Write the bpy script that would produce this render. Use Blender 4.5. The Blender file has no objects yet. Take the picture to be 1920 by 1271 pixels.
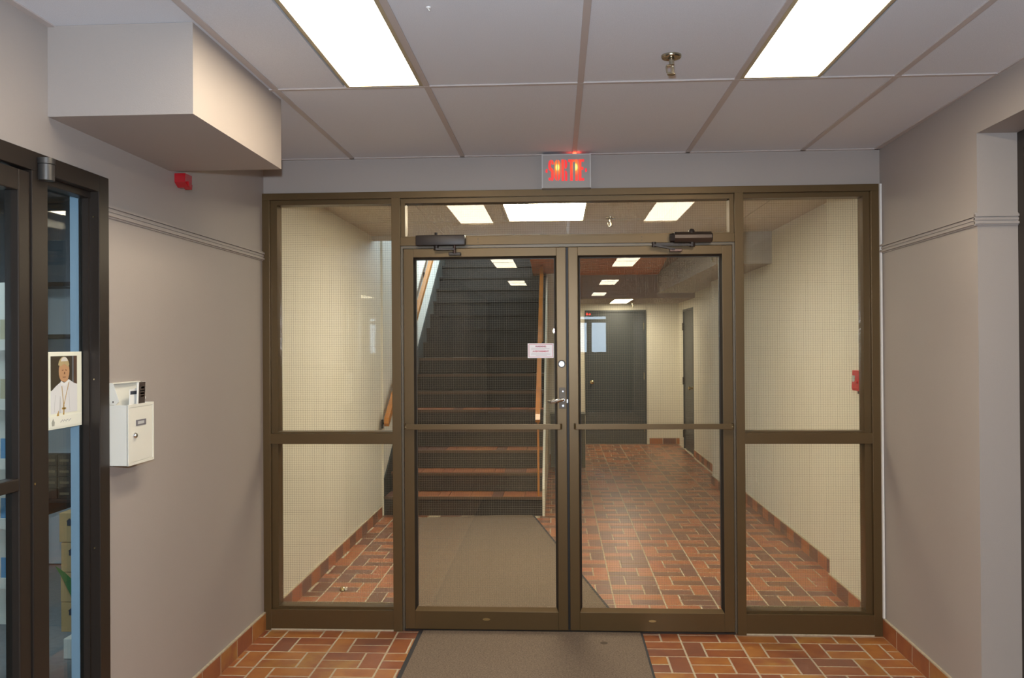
import bpy, bmesh, math, random
from mathutils import Vector, Matrix
random.seed(7)
sc = bpy.context.scene
COL = sc.collection
PI = math.pi

# ------------------------------------------------------------------ camera
F_PX = 1616.0
yaw, pitch, roll = .0531, .0053, -.0066
cam = bpy.data.cameras.new('camera'); co = bpy.data.objects.new('camera', cam); COL.objects.link(co)
cam.sensor_fit = 'HORIZONTAL'; cam.sensor_width = 36.0; cam.lens = F_PX / 1920 * 36
cam.clip_start = .05; cam.clip_end = 100
c_, s_ = math.cos(yaw), math.sin(yaw)
fx = Vector((-s_, c_, 0)); rx = Vector((c_, s_, 0)); up = Vector((0, 0, 1))
Fw = fx * math.cos(pitch) + up * math.sin(pitch); U = up * math.cos(pitch) - fx * math.sin(pitch)
R = rx * math.cos(roll) + U * math.sin(roll); U2 = U * math.cos(roll) - rx * math.sin(roll)
m = Matrix((R, U2, -Fw)).transposed().to_4x4(); m.translation = Vector((0, -4.7023, 1.5657))
co.matrix_world = m
sc.camera = co
# ------------------------------------------------------------------ world, lights, exposure
w = bpy.data.worlds.new('world'); sc.world = w; w.use_nodes = True
bg = w.node_tree.nodes['Background']; bg.inputs[0].default_value = (.62, .80, 1, 1); bg.inputs[1].default_value = 5.0
sc.view_settings.view_transform = 'Standard'; sc.view_settings.look = 'None'
sc.view_settings.gamma = 1; sc.view_settings.use_curve_mapping = False
sc.view_settings.exposure = 1.08
LAMP = 11.0          # radiance of the fluorescent diffusers
def lamp(name, kind, loc, energy, color, rot=(0, 0, 0), **kw):
    l = bpy.data.lights.new(name, kind); l.energy = energy; l.color = color
    for k, v in kw.items(): setattr(l, k, v)
    o = bpy.data.objects.new(name, l); COL.objects.link(o); o.location = loc; o.rotation_euler = rot
    return o
# the camera's own built-in flash, 13 cm above the lens
lamp('camera_flash', 'SPOT', (-.03, -4.66, 1.70), 150, (.74, .86, 1), (PI / 2, 0, yaw), shadow_soft_size=.022,
     spot_size=math.radians(110), spot_blend=.5)
# daylight from the upstairs window beside the stairwell
lamp('stairwell_window_daylight', 'AREA', (-.20, 5.6, 3.9), 22, (.62, .80, 1), (0, math.radians(80), 0), shape='RECTANGLE', size=1.5, size_y=2.4, spread=math.radians(110))
# added fill light that brightens the shop, no fixture known there
lamp('shop_fill', 'AREA', (-3.3, -1.2, 2.5), 22, (.80, .92, 1), (0, 0, 0), shape='RECTANGLE', size=.6, size_y=1.2)
# ------------------------------------------------------------------ materials
def mat(name, col, rough=.6, metal=0, emit=None, es=1, noise=None, bump=None, spec=.5, coat=0, rnd=0):
    """noise=(scale, amount[, detail]) multiplies the colour; bump=(scale, strength)."""
    M = bpy.data.materials.new(name); M.use_nodes = True; nt = M.node_tree; b = nt.nodes['Principled BSDF']
    b.inputs['Base Color'].default_value = (*col, 1); b.inputs['Roughness'].default_value = rough
    b.inputs['Metallic'].default_value = metal; b.inputs['Specular IOR Level'].default_value = spec
    b.inputs['Coat Weight'].default_value = coat
    if emit: b.inputs['Emission Color'].default_value = (*emit, 1); b.inputs['Emission Strength'].default_value = es
    geo = nt.nodes.new('ShaderNodeNewGeometry')
    src = None
    if noise:
        n = nt.nodes.new('ShaderNodeTexNoise'); n.inputs['Scale'].default_value = noise[0]; n.inputs['Detail'].default_value = noise[2] if len(noise) > 2 else 4
        nt.links.new(geo.outputs['Position'], n.inputs['Vector'])
        r = nt.nodes.new('ShaderNodeMapRange'); r.inputs[1].default_value = .3; r.inputs[2].default_value = .7
        r.inputs[3].default_value = 1 - noise[1]; r.inputs[4].default_value = 1 + noise[1]
        nt.links.new(n.outputs['Fac'], r.inputs[0]); src = r.outputs[0]
    if rnd:
        oi = nt.nodes.new('ShaderNodeObjectInfo'); r2 = nt.nodes.new('ShaderNodeMapRange')
        r2.inputs[3].default_value = 1 - rnd; r2.inputs[4].default_value = 1 + rnd
        nt.links.new(oi.outputs['Random'], r2.inputs[0])
        if src is None: src = r2.outputs[0]
        else:
            mu = nt.nodes.new('ShaderNodeMath'); mu.operation = 'MULTIPLY'; nt.links.new(src, mu.inputs[0]); nt.links.new(r2.outputs[0], mu.inputs[1]); src = mu.outputs[0]
    if src is not None:
        v = nt.nodes.new('ShaderNodeVectorMath'); v.operation = 'SCALE'; v.inputs[0].default_value = col
        nt.links.new(src, v.inputs['Scale']); nt.links.new(v.outputs[0], b.inputs['Base Color'])
    if bump:
        n = nt.nodes.new('ShaderNodeTexNoise'); n.inputs['Scale'].default_value = bump[0]; n.inputs['Detail'].default_value = 3
        nt.links.new(geo.outputs['Position'], n.inputs['Vector'])
        bp_ = nt.nodes.new('ShaderNodeBump'); bp_.inputs['Strength'].default_value = bump[1]; bp_.inputs['Distance'].default_value = .0016
        nt.links.new(n.outputs['Fac'], bp_.inputs['Height']); nt.links.new(bp_.outputs[0], b.inputs['Normal'])
    return M
def glass_mat(name, tint):
    M = bpy.data.materials.new(name); M.use_nodes = True; nt = M.node_tree; nt.nodes.remove(nt.nodes['Principled BSDF'])
    out = nt.nodes['Material Output']; mx = nt.nodes.new('ShaderNodeMixShader'); t = nt.nodes.new('ShaderNodeBsdfTransparent'); g = nt.nodes.new('ShaderNodeBsdfGlossy')
    t.inputs[0].default_value = (*tint, 1); g.inputs['Roughness'].default_value = .0
    fr = nt.nodes.new('ShaderNodeFresnel'); fr.inputs[0].default_value = 1.5
    gg = nt.nodes.new('ShaderNodeNewGeometry'); im = nt.nodes.new('ShaderNodeMapRange'); im.inputs[3].default_value = 1.5; im.inputs[4].default_value = 1 / 1.5
    nt.links.new(gg.outputs['Backfacing'], im.inputs[0]); nt.links.new(im.outputs[0], fr.inputs[0])     # the ray is not bent, so the rear face needs the outside IOR too
    nt.links.new(fr.outputs[0], mx.inputs[0]); nt.links.new(t.outputs[0], mx.inputs[1]); nt.links.new(g.outputs[0], mx.inputs[2]); nt.links.new(mx.outputs[0], out.inputs[0])
    return M
def tile_mat(name, a, b_, scale=9):
    """glazed brick tile: flame-mottled between two colours, different on every tile"""
    M = mat(name, a, .36); nt = M.node_tree; b = nt.nodes['Principled BSDF']
    geo = nt.nodes.new('ShaderNodeNewGeometry'); n = nt.nodes.new('ShaderNodeTexNoise'); n.inputs['Scale'].default_value = scale; n.inputs['Detail'].default_value = 3
    nt.links.new(geo.outputs['Position'], n.inputs['Vector'])
    r = nt.nodes.new('ShaderNodeMapRange'); r.inputs[1].default_value = .38; r.inputs[2].default_value = .66; nt.links.new(n.outputs['Fac'], r.inputs[0])
    mx = nt.nodes.new('ShaderNodeMix'); mx.data_type = 'RGBA'; mx.inputs['A'].default_value = (*a, 1); mx.inputs['B'].default_value = (*b_, 1)
    nt.links.new(r.outputs[0], mx.inputs['Factor']); nt.links.new(mx.outputs['Result'], b.inputs['Base Color'])
    n2 = nt.nodes.new('ShaderNodeTexNoise'); n2.inputs['Scale'].default_value = 120; nt.links.new(geo.outputs['Position'], n2.inputs['Vector'])
    bp_ = nt.nodes.new('ShaderNodeBump'); bp_.inputs['Strength'].default_value = .25; bp_.inputs['Distance'].default_value = .001
    nt.links.new(n2.outputs['Fac'], bp_.inputs['Height']); nt.links.new(bp_.outputs[0], b.inputs['Normal'])
    return M
M_wall = mat('grey_mauve_paint', (.36, .315, .285), .55, noise=(1.5, .02), bump=(260, .25))
M_cream = mat('cream_paint', (.70, .66, .55), .5, noise=(1.2, .02), bump=(260, .2))
M_ceil = mat('acoustic_tile', (.66, .668, .70), .85, noise=(420, .08, 2), bump=(500, .3))
M_grid = mat('ceiling_grid_metal', (.50, .44, .41), .5)
M_cceil = mat('corridor_ceiling', (.56, .50, .42), .8, noise=(400, .05, 2))
M_mauve = mat('mauve_bulkhead_paint', (.33, .26, .23), .7)
M_brown = mat('brown_wood_panel', (.55, .16, .05), .5, noise=(6, .2))
M_bronze = mat('bronze_anodized_aluminium', (.116, .073, .030), .38, .50, noise=(3, .05))
M_dark = mat('dark_gasket_and_shade', (.018, .013, .009), .5)  # gasket black, also the shade painted on door bevels and leaf gap
M_black = mat('dark_bronze_frame', (.030, .022, .017), .42, .35)
M_jamb = mat('metal_strip_grey', (.15, .12, .085), .4, .4)
M_glass = glass_mat('wired_glass', (.955, .95, .915))
M_glass2 = glass_mat('clear_glass', (.90, .95, .96))
M_wire = mat('glass_wire', (.20, .18, .14), .5, .3)
M_diff = mat('lamp_diffuser', (.9, .9, .85), .4, emit=(1, .86, .64), es=LAMP)
M_diffw = mat('lamp_diffuser_white', (.9, .9, .88), .4, emit=(1, .91, .72), es=LAMP * 1.4)
M_grout = mat('grout', (.46, .385, .275), .9, noise=(60, .12))
M_white = mat('white_enamel', (.74, .72, .64), .35)
M_caulk = mat('white_caulk', (.72, .70, .66), .6)
M_red = mat('red_plastic', (.50, .018, .014), .35)
M_redlens = mat('red_strobe_plastic', (.42, .006, .012), .2, coat=.6)
M_chrome = mat('chrome', (.75, .75, .76), .18, 1)
M_brass = mat('brass', (.52, .42, .24), .25, 1)
M_closer = mat('brown_black_closer', (.030, .020, .016), .42, .2)
M_closer2 = mat('bronze_closer', (.085, .060, .045), .35, .5)
M_mat = mat('taupe_carpet', (.195, .148, .112), .95, noise=(140, .35, 6), bump=(700, .9), spec=.1)
M_rubber = mat('black_rubber', (.025, .024, .028), .7)
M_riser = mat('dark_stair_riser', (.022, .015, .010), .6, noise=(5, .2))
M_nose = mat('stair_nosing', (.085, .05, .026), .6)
M_wood = mat('golden_wood', (.45, .17, .028), .35, noise=(8, .15), coat=.3)
M_grey = mat('dark_grey_door_paint', (.046, .051, .052), .45)
M_bin = mat('grey_green_metal', (.10, .10, .075), .5)
M_paper = mat('white_paper', (.78, .77, .74), .6)
M_blue = mat('pale_blue_casing', (.42, .55, .68), .5)
M_shop = mat('shop_grey_paint', (.16, .18, .19), .7)
M_shopfloor = mat('shop_grey_floor', (.17, .18, .18), .7, noise=(30, .1))
M_card = mat('cardboard', (.42, .28, .12), .75)
M_ink = mat('dark_ink', (.03, .035, .05), .6)
M_leaf = mat('leaf_green', (.04, .16, .03), .4)
M_skirt = mat('grey_stair_skirt', (.030, .030, .024), .6)
T_near = [tile_mat('tile_orange', (.39, .155, .040), (.31, .100, .030)), tile_mat('tile_red_brown', (.24, .070, .030), (.31, .105, .035)),
          tile_mat('tile_ochre', (.38, .18, .045), (.28, .085, .030)), tile_mat('tile_brown', (.20, .072, .042), (.25, .09, .045))]
T_far = [tile_mat('tile_terracotta', (.36, .125, .06), (.40, .145, .05)), tile_mat('tile_purple_brown', (.165, .080, .060), (.21, .090, .058)),
         tile_mat('tile_terracotta_light', (.40, .145, .06), (.33, .10, .05)), tile_mat('tile_dark_brown', (.19, .085, .045), (.15, .07, .05))]
# ------------------------------------------------------------------ helpers
def link(name, me, parent=None, mats=(), smooth=False):
    o = bpy.data.objects.new(name, me); COL.objects.link(o)
    if parent is not None: o.parent = parent
    for q in mats: me.materials.append(q)
    if smooth:
        for p in me.polygons: p.use_smooth = True
    return o
class MB:
    """collects shapes (world coordinates) into one mesh"""
    def __init__(s): s.bm = bmesh.new(); s.mi = 0
    def quad(s, pts):
        f = s.bm.faces.new([s.bm.verts.new(p) for p in pts]); f.material_index = s.mi; return f
    def box(s, x0, y0, z0, x1, y1, z1, bev=0):
        if x0 > x1: x0, x1 = x1, x0
        if y0 > y1: y0, y1 = y1, y0
        if z0 > z1: z0, z1 = z1, z0
        v = [s.bm.verts.new(p) for p in ((x0, y0, z0), (x1, y0, z0), (x1, y1, z0), (x0, y1, z0), (x0, y0, z1), (x1, y0, z1), (x1, y1, z1), (x0, y1, z1))]
        fs = [s.bm.faces.new([v[i] for i in q]) for q in ((3, 2, 1, 0), (4, 5, 6, 7), (0, 1, 5, 4), (1, 2, 6, 5), (2, 3, 7, 6), (3, 0, 4, 7))]
        for f in fs: f.material_index = s.mi
        if bev:
            es = {e for f in fs for e in f.edges}
            r = bmesh.ops.bevel(s.bm, geom=list(es), offset=bev, segments=2, profile=.6, affect='EDGES')
            for f in r['faces']: f.material_index = s.mi
        return s
    def prism(s, pts, a0, a1, axis='y'):
        """extrude a polygon given in the other two axes between a0 and a1"""
        def P(p, a): return {'y': (p[0], a, p[1]), 'x': (a, p[0], p[1]), 'z': (p[0], p[1], a)}[axis]
        A = [s.bm.verts.new(P(p, a0)) for p in pts]; B = [s.bm.verts.new(P(p, a1)) for p in pts]; n = len(pts)
        fs = [s.bm.faces.new(A), s.bm.faces.new(B[::-1])] + [s.bm.faces.new((A[i], B[i], B[(i + 1) % n], A[(i + 1) % n])) for i in range(n)]
        for f in fs: f.material_index = s.mi
        return s
    def tube(s, p0, p1, r, n=14, r1=None, cap=True):
        p0, p1 = Vector(p0), Vector(p1); d = (p1 - p0); q = d.to_track_quat('Z', 'Y'); r1 = r if r1 is None else r1
        A = [s.bm.verts.new(p0 + q @ Vector((r * math.cos(2 * PI * i / n), r * math.sin(2 * PI * i / n), 0))) for i in range(n)]
        B = [s.bm.verts.new(p1 + q @ Vector((r1 * math.cos(2 * PI * i / n), r1 * math.sin(2 * PI * i / n), 0))) for i in range(n)]
        fs = [s.bm.faces.new((A[i], A[(i + 1) % n], B[(i + 1) % n], B[i])) for i in range(n)]
        if cap: fs += [s.bm.faces.new(A[::-1]), s.bm.faces.new(B)]
        for f in fs: f.material_index = s.mi
        return s
    def lathe(s, c, axis, prof, n=20):
        """prof: list of (radius, distance along axis)"""
        c = Vector(c); q = Vector(axis).to_track_quat('Z', 'Y'); rings = []
        for r, h in prof:
            rings.append([s.bm.verts.new(c + q @ Vector((max(r, 1e-5) * math.cos(2 * PI * i / n), max(r, 1e-5) * math.sin(2 * PI * i / n), h))) for i in range(n)])
        for a, b in zip(rings, rings[1:]):
            for i in range(n): f = s.bm.faces.new((a[i], a[(i + 1) % n], b[(i + 1) % n], b[i])); f.material_index = s.mi
        return s
    def build(s, name, mats, parent=None, smooth=False):
        bmesh.ops.recalc_face_normals(s.bm, faces=s.bm.faces)
        me = bpy.data.meshes.new(name); s.bm.to_mesh(me); s.bm.free()
        if not isinstance(mats, (list, tuple)): mats = [mats]
        o = link(name, me, parent, mats)
        if smooth:
            me.shade_smooth() if hasattr(me, 'shade_smooth') else None
            try: me.set_sharp_from_angle(angle=math.radians(40))
            except Exception: pass
        return o
def origin(o, loc):
    """move an object's origin to loc (world), unparented or parented to an unmoved empty"""
    v = Vector(loc); o.data.transform(Matrix.Translation(-v)); o.location = v; return o
def box(name, b, m_, parent=None, bev=0): return MB().box(*b, bev=bev).build(name, m_, parent)
def tag(o, label=None, cat=None, group=None, kind=None):
    if label: o['label'] = label
    if cat: o['category'] = cat
    if group: o['group'] = group
    if kind: o['kind'] = kind
    return o
def thing(name, label, cat, group=None, kind=None, loc=(0, 0, 0)):
    o = bpy.data.objects.new(name, None); o.empty_display_size = .05; COL.objects.link(o); o['_base'] = loc
    return tag(o, label, cat, group, kind)
def settle(o):
    """put the empty at its base without moving its parts"""
    b = Vector(o['_base']); del o['_base']
    o.location = b
    for c in COL.objects:
        if c.parent is o: c.location = Vector(c.location) - b
def S(o, label, cat='structure'): return tag(o, label, None, None, 'structure')
def text_mesh(txt, size, sx=1.0, bold=0):
    cu = bpy.data.curves.new('t', 'FONT'); cu.body = txt; cu.size = size; cu.align_x = 'CENTER'; cu.align_y = 'CENTER'; cu.offset = bold; cu.extrude = .0002
    o = bpy.data.objects.new('t', cu); COL.objects.link(o)
    dg = bpy.context.evaluated_depsgraph_get(); me = bpy.data.meshes.new_from_object(o.evaluated_get(dg))
    bpy.data.objects.remove(o); me.transform(Matrix.Diagonal((sx, 1, 1, 1))); return me
CH = 2.592; CC = 2.51; RB = -15.0     # room ceiling, corridor ceiling, rear wall
XR0, XR1 = 1.722, 1.70                # right wall at the partition and at the alcove
def xr(y): return XR0 + (XR1 - XR0) * min(max(-y, 0), 1.12) / 1.12
# ================================================================== SETTING
# floor bed
fl = MB().box(-1.76, RB, -.12, 2.2, 9.0, -.0009).build('floor', M_grout); S(fl, 'grout bed of the brick tile floor')
def tile_rects(y0, y1, x0f, x1f):
    px, py = .3027, .2127; mx, my = px / 3, py / 2; g = .0046; out = []
    k0 = math.floor((y0 + .148) / py); k1 = math.ceil((y1 + .148) / py)
    for k in range(k0, k1):
        ya = -.148 + k * py; left = (k % 2 == 1)
        for c in range(-10, 6):
            xa = .936 + c * px
            rs = []
            if left: rs.append((xa, ya, xa + mx, ya + py, 0)); hx = xa + mx
            else: rs.append((xa + 2 * mx, ya, xa + px, ya + py, 0)); hx = xa
            rs += [(hx, ya, hx + 2 * mx, ya + my, 1), (hx, ya + my, hx + 2 * mx, ya + py, 2)]
            for a, b, c2, d, t in rs:
                yc = (b + d) / 2; lo, hi = x0f(yc), x1f(yc)
                A, C2 = max(a + g, lo), min(c2 - g, hi); B, D = max(b + g, y0), min(d - g, y1)
                if C2 - A > .012 and D - B > .012: out.append((A, B, C2, D, t))
    return out
near = tile_rects(-6.0, -.004, lambda y: -1.615, lambda y: xr(y) - .012)
far = tile_rects(.0, 8.68, lambda y: (-1.6 if y < 3.12 else -.13), lambda y: (1.70 if y < .87 else 1.82 if y < 7.1 else 1.86))
ang = math.atan2(-.47, 2.6)
def in_mat1(x, y): return -.745 < x < .43 and y < .0
MATC = (-.566, 1.622); MATR = math.radians(10.8)
def in_mat2(x, y):
    dx, dy = x - MATC[0], y - MATC[1]; u = dx * math.cos(MATR) + dy * math.sin(MATR); v = -dx * math.sin(MATR) + dy * math.cos(MATR)
    return abs(u) < .60 and abs(v) < 1.46
def size_in_photo(r):
    x, y = (r[0] + r[2]) / 2, (r[1] + r[3]) / 2; d = y + 4.7
    if d < 3.95: return -1
    return (r[2] - r[0]) * (r[3] - r[1]) / d ** 3
allr = []
for lst, pal in ((near, 0), (far, 1)):
    for r in lst:
        cs = [(r[0], r[1]), (r[2], r[1]), (r[0], r[3]), (r[2], r[3])]
        if pal == 0 and all(in_mat1(*c) for c in cs): continue
        if pal == 1 and all(in_mat2(*c) for c in cs): continue
        if pal == 1 and r[3] < .085 and False: continue
        allr.append((size_in_photo(r), r, pal))
allr.sort(key=lambda t: -t[0])
cache = {}
def tmesh(wd, dp, mi, pal):
    key = (round(wd, 3), round(dp, 3), mi, pal)
    if key not in cache:
        b = MB(); h = .0; e = .0016
        x0, x1, y0, y1 = -wd / 2, wd / 2, -dp / 2, dp / 2
        lo = [(x0, y0, -.004), (x1, y0, -.004), (x1, y1, -.004), (x0, y1, -.004)]
        mid = [(x0, y0, -e * .5), (x1, y0, -e * .5), (x1, y1, -e * .5), (x0, y1, -e * .5)]
        tp = [(x0 + e, y0 + e, 0), (x1 - e, y0 + e, 0), (x1 - e, y1 - e, 0), (x0 + e, y1 - e, 0)]
        b.quad(tp)
        for i in range(4):
            j = (i + 1) % 4; b.quad([mid[i], mid[j], tp[j], tp[i]]); b.quad([lo[i], lo[j], mid[j], mid[i]])
        bmesh.ops.remove_doubles(b.bm, verts=b.bm.verts, dist=1e-6)
        me = bpy.data.meshes.new('floor_tile'); b.bm.to_mesh(me); b.bm.free(); me.materials.append((T_near, T_far)[pal][mi]); cache[key] = me
    return cache[key]
def pick(pal, t):
    if pal == 0: return random.choices((0, 1, 2, 3), (3, 3, 2, 2))[0]
    if t == 0: return random.choices((0, 1, 2, 3), (3, 4, 2, 3))[0]
    if t == 1: return random.choices((0, 1, 2, 3), (1, 8, 0, 7))[0]
    return random.choices((0, 1, 2, 3), (8, 0, 7, 1))[0]
for s2, r, pal in allr[:300]:
    o = bpy.data.objects.new('floor_tile', tmesh(r[2] - r[0], r[3] - r[1], pick(pal, r[4]), pal)); COL.objects.link(o)
    o.parent = fl; o.location = ((r[0] + r[2]) / 2, (r[1] + r[3]) / 2, random.uniform(-.0002, .0003))
for pal, nm in ((0, 'floor_tile_field'), (1, 'floor_tile_field')):
    b = MB()
    for s2, r, p in allr[300:]:
        if p != pal: continue
        b.mi = pick(pal, r[4]); e = .0015; b.quad([(r[0], r[1], 0), (r[2], r[1], 0), (r[2], r[3], 0), (r[0], r[3], 0)])
        b.quad([(r[0], r[1], -.004), (r[2], r[1], -.004), (r[2], r[1], 0), (r[0], r[1], 0)])
        b.quad([(r[0], r[1], -.004), (r[0], r[3], -.004), (r[0], r[3], 0), (r[0], r[1], 0)])
    o = b.build(nm, (T_near, T_far)[pal], fl); tag(o, kind='stuff')
# ---- ceiling of the near room
ce = MB().box(-1.76, RB, CH + .03, 2.2, .02, CH + .10).build('ceiling', M_grid); S(ce, 'suspended ceiling grid of the near room')
gx = [.0962 + .6096 * k for k in range(-3, 4)]; gy = [-.0, -1.30] + [-1.30 - 1.2192 * k for k in range(1, 12)]
lights_near = [(-.83, -1.335), (.712, -1.335), (-.83, -5.70), (.712, -5.70), (-.83, -9.3), (.712, -9.3), (.712, -12.8)]
LW, LL = .305, 1.245
b = MB()
for x in gx:
    if -1.7 < x < 1.7: b.box(x - .012, RB, CH - .004, x + .012, 0, CH + .03)
for y in gy[1:]: b.box(-1.63, y - .009, CH - .0045, 1.72, y + .009, CH + .02)
b.box(-1.63, RB, CH - .004, -1.60, 0, CH + .01); b.box(1.69, RB, CH - .004, 1.72, 0, CH + .01); b.box(-1.63, -.022, CH - .004, 1.72, 0, CH + .01)
b.build('ceiling_grid', M_grid, ce)
for i in range(len(gx)):
    xa = gx[i] + .012; xb = (gx[i + 1] if i + 1 < len(gx) else 1.925) - .012; xa = max(xa, -1.60); xb = min(xb, 1.69)
    if xb - xa < .03: continue
    for j in range(len(gy) - 1):
        ya, yb = gy[j + 1] + .009, gy[j] - .009; segs = [(xa, xb)]
        if ya < RB: continue
        for lx, ly in lights_near:
            if xa - .1 < lx + LW / 2 < xb + .1 and abs((ly - LL / 2) - (ya + yb) / 2) < .55:
                if lx + LW / 2 > (xa + xb) / 2: segs = [(xa, lx - .014)]
                else: segs = [(lx + LW + .014, xb)]
        for a, c in segs: 
            if c - a > .04: box('ceiling_tile', (a, ya, CH + random.uniform(0, .0015), c, yb, CH + .018), M_ceil, ce)
# ---- near room walls
yL0, yL1 = -1.695, -4.4             # shop front opening
b = MB().box(-1.735, yL0, 0, -1.625, .0, CH + .03).box(-1.735, yL1, 2.167, -1.625, yL0, CH + .03).box(-1.735, RB, 0, -1.625, yL1, CH + .03)
wl = b.build('wall_left', M_wall); S(wl, 'mauve grey painted wall left of the glass partition')
b = MB(); ac = -1.12; xa_ = 1.86
b.prism([(XR0, 0), (XR1, ac), (XR1 + .03, ac), (xa_ + .2, ac), (xa_ + .2, 0)], 0, CH + .03, 'z')
b.prism([(XR1, ac), (XR1, -3.6), (xa_ + .2, -3.6), (xa_ + .2, ac)], 2.405, CH + .03, 'z')
b.box(XR1, RB, 0, xa_ + .2, -3.6, CH + .03)
wr = b.build('wall_right', M_wall); S(wr, 'mauve grey painted wall right of the partition with a door recess')
box('corner_bead', (XR1 - .0006, ac - .0006, .1, XR1 + .004, ac + .004, 2.405), M_wall, wr)
# end wall above the partition
wb = box('wall_back', (-1.735, -.005, 2.402, 1.9, .075, CH + .03), M_wall); S(wb, 'painted header wall strip above the bronze partition')
# rear wall behind the photographer with the entrance glazing
b = MB(); z1 = CH + .03
wins = [(-.9, .38), (.48, .64), (.78, 1.06)]
b.box(-1.735, RB - .12, 0, .46, RB, z1); b.box(.46, RB - .12, 2.17, 1.16, RB, z1); b.box(.46, RB - .12, 2.03, 1.16, RB, 2.11); b.box(.46, RB - .12, 0, 1.9, RB, 1.36)
b.box(.66, RB - .12, 1.36, .77, RB, 2.06); b.box(1.10, RB - .12, 1.36, 1.9, RB, z1); b.box(1.9, RB - .12, 0, 2.2, RB, z1)
wf = b.build('wall_front', M_black); S(wf, 'entrance wall behind the photographer')
# ---- corridor shell
b = MB().box(-1.735, .075, 0, -1.61, 2.85, 2.60).box(-1.735, 2.85, 0, -1.617, 3.12, 2.60)
b.box(-1.735, 3.12, 0, -1.60, 9.2, 5.4)
cl = b.build('wall_corridor_left', M_cream); S(cl, 'cream wall on the left of the corridor and stairwell')
b = MB().box(1.712, .075, 0, 2.0, .87, 2.60).box(1.83, .87, 0, 2.0, 4.35, 2.60).box(1.70, 4.35, 0, 2.0, 4.95, 2.6).box(1.86, 4.95, 0, 2.0, 7.25, 2.6)
b.box(1.86, 8.2, 0, 2.0, 8.7, 2.6).box(1.86, 7.25, 2.05, 2.0, 8.2, 2.6).box(1.94, 7.25, 0, 2.0, 8.2, 2.05)
crw = b.build('wall_corridor_right', M_cream); S(crw, 'cream wall on the right of the corridor')
b = MB().box(-.12, 8.7, 0, .42, 8.8, 2.6).box(1.36, 8.7, 0, 2.0, 8.8, 2.6).box(.42, 8.7, 2.07, 1.36, 8.8, 2.6).box(.3,8.8,0,1.5,8.85,2.6)
b.box(-.124, 6.75, 0, .0, 8.7, 2.17).box(-.124, 6.75, 2.17, .0, 7.1, 2.51)
cb = b.build('wall_corridor_back', M_cream); S(cb, 'cream wall at the far end of the corridor')
# corridor ceilings
b = MB().box(-1.735, .075, CC, 2.0, 2.78, CC + .09).box(-.145, 2.78, CC, 2.0, 4.8, CC + .09)
cc = b.build('ceiling_corridor', M_cceil); S(cc, 'tiled ceiling of the corridor behind the glass')
b = MB()
for x in [-.98 - .61 * 0, -.375, .208, .82, 1.43]: b.box(x - .012, .075, CC - .004, x + .012, 2.78, CC)
for y in (.70, 1.92): b.box(-1.61, y - .01, CC - .0045, 1.83, y + .01, CC)
b.build('ceiling_grid', M_cceil, cc)
box('ceiling_edge_trim', (-1.61, 2.72, CC - .035, -.145, 2.80, CC), M_cceil, cc)
o = MB().prism([(-.30, 4.8), (1.2, 4.8), (1.37, 7.1), (-.33, 7.1)], CC - .02, CC + .08, 'z').build('ceiling_wood_panel', M_brown); S(o, 'brown wooden ceiling panel above the far corridor')
o.name = 'trim_1'
o = MB().prism([(1.2, 4.8), (1.9, 4.8), (1.9, 7.1), (1.37, 7.1)], CC, CC + .09, 'z').build('ceiling_far', M_mauve); S(o, 'painted ceiling beside the wood panel')
b = MB().box(-.12, 7.1, 2.17, 1.9, 8.7, 2.6); o = b.build('ceiling_low', M_mauve); S(o, 'lowered bulkhead ceiling in front of the far door')
b = MB().box(1.36, 2.76, 2.235, 1.84, 7.1, 2.51); o = b.build('trim_2', M_mauve); S(o, 'boxed bulkhead running along the right corridor wall')
o.data.materials.clear(); o.data.materials.append(mat('bulkhead_grey', (.42, .39, .36), .7))
# stairwell shaft above
b = MB().box(-.145, 2.78, 2.60, -.05, 4.4, 5.4).box(-.145, 4.4, 2.6, -.05, 8.9, 2.9).box(-.145, 6.9, 2.6, -.05, 8.9, 5.4).box(-1.735, 2.68, 2.60, -.05, 2.78, 5.4)
b.box(-1.735, 8.8, 2.6, -.05, 8.9, 5.4).box(-1.60,8.28,0,-.15,8.36,3.1).box(-1.735, 2.68, 5.4, -.05, 8.9, 5.5)
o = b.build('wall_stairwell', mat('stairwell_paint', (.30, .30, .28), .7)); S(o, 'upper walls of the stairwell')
# ---- partition soffit box, chair rails, base tiles
o = box('trim_3', (-1.625, -2.03, 2.301, -1.150, -1.157, CH), M_wall); S(o, 'boxed soffit hanging from the ceiling above the left wall')
def rail(pts, name, lab):
    r = None
    root = None
    for n_, (za, zb) in enumerate(((2.066, 2.076), (2.052, 2.062), (2.036, 2.046))):
        b = MB()
        for (p, q, nx, ny) in pts:
            t = .014 if n_ != 1 else .010
            v = [(p[0], p[1]), (q[0], q[1]), (q[0] + nx * t, q[1] + ny * t), (p[0] + nx * t, p[1] + ny * t)]
            b.prism(v, za, zb, 'z')
        o = b.build(name if root is None else 'moulding_rib', M_wall, root)
        if root is None: root = o; S(o, lab)
    b = MB()
    for (p, q, nx, ny) in pts:
        b.prism([(p[0], p[1]), (q[0], q[1]), (q[0] + nx * .006, q[1] + ny * .006), (p[0] + nx * .006, p[1] + ny * .006)], 2.030, 2.082, 'z')
    b.build('moulding_back', M_wall, root)
rail([((-1.625, yL0 + .0), (-1.625, -.03), 1, 0)], 'trim_4', 'ribbed chair rail moulding on the left wall')
rail([((XR0, -.03), (XR1, ac), -1, 0), ((XR1 - .014, ac), (xa_ - .002, ac), 0, -1)], 'trim_5', 'ribbed chair rail moulding on the right wall')
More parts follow.
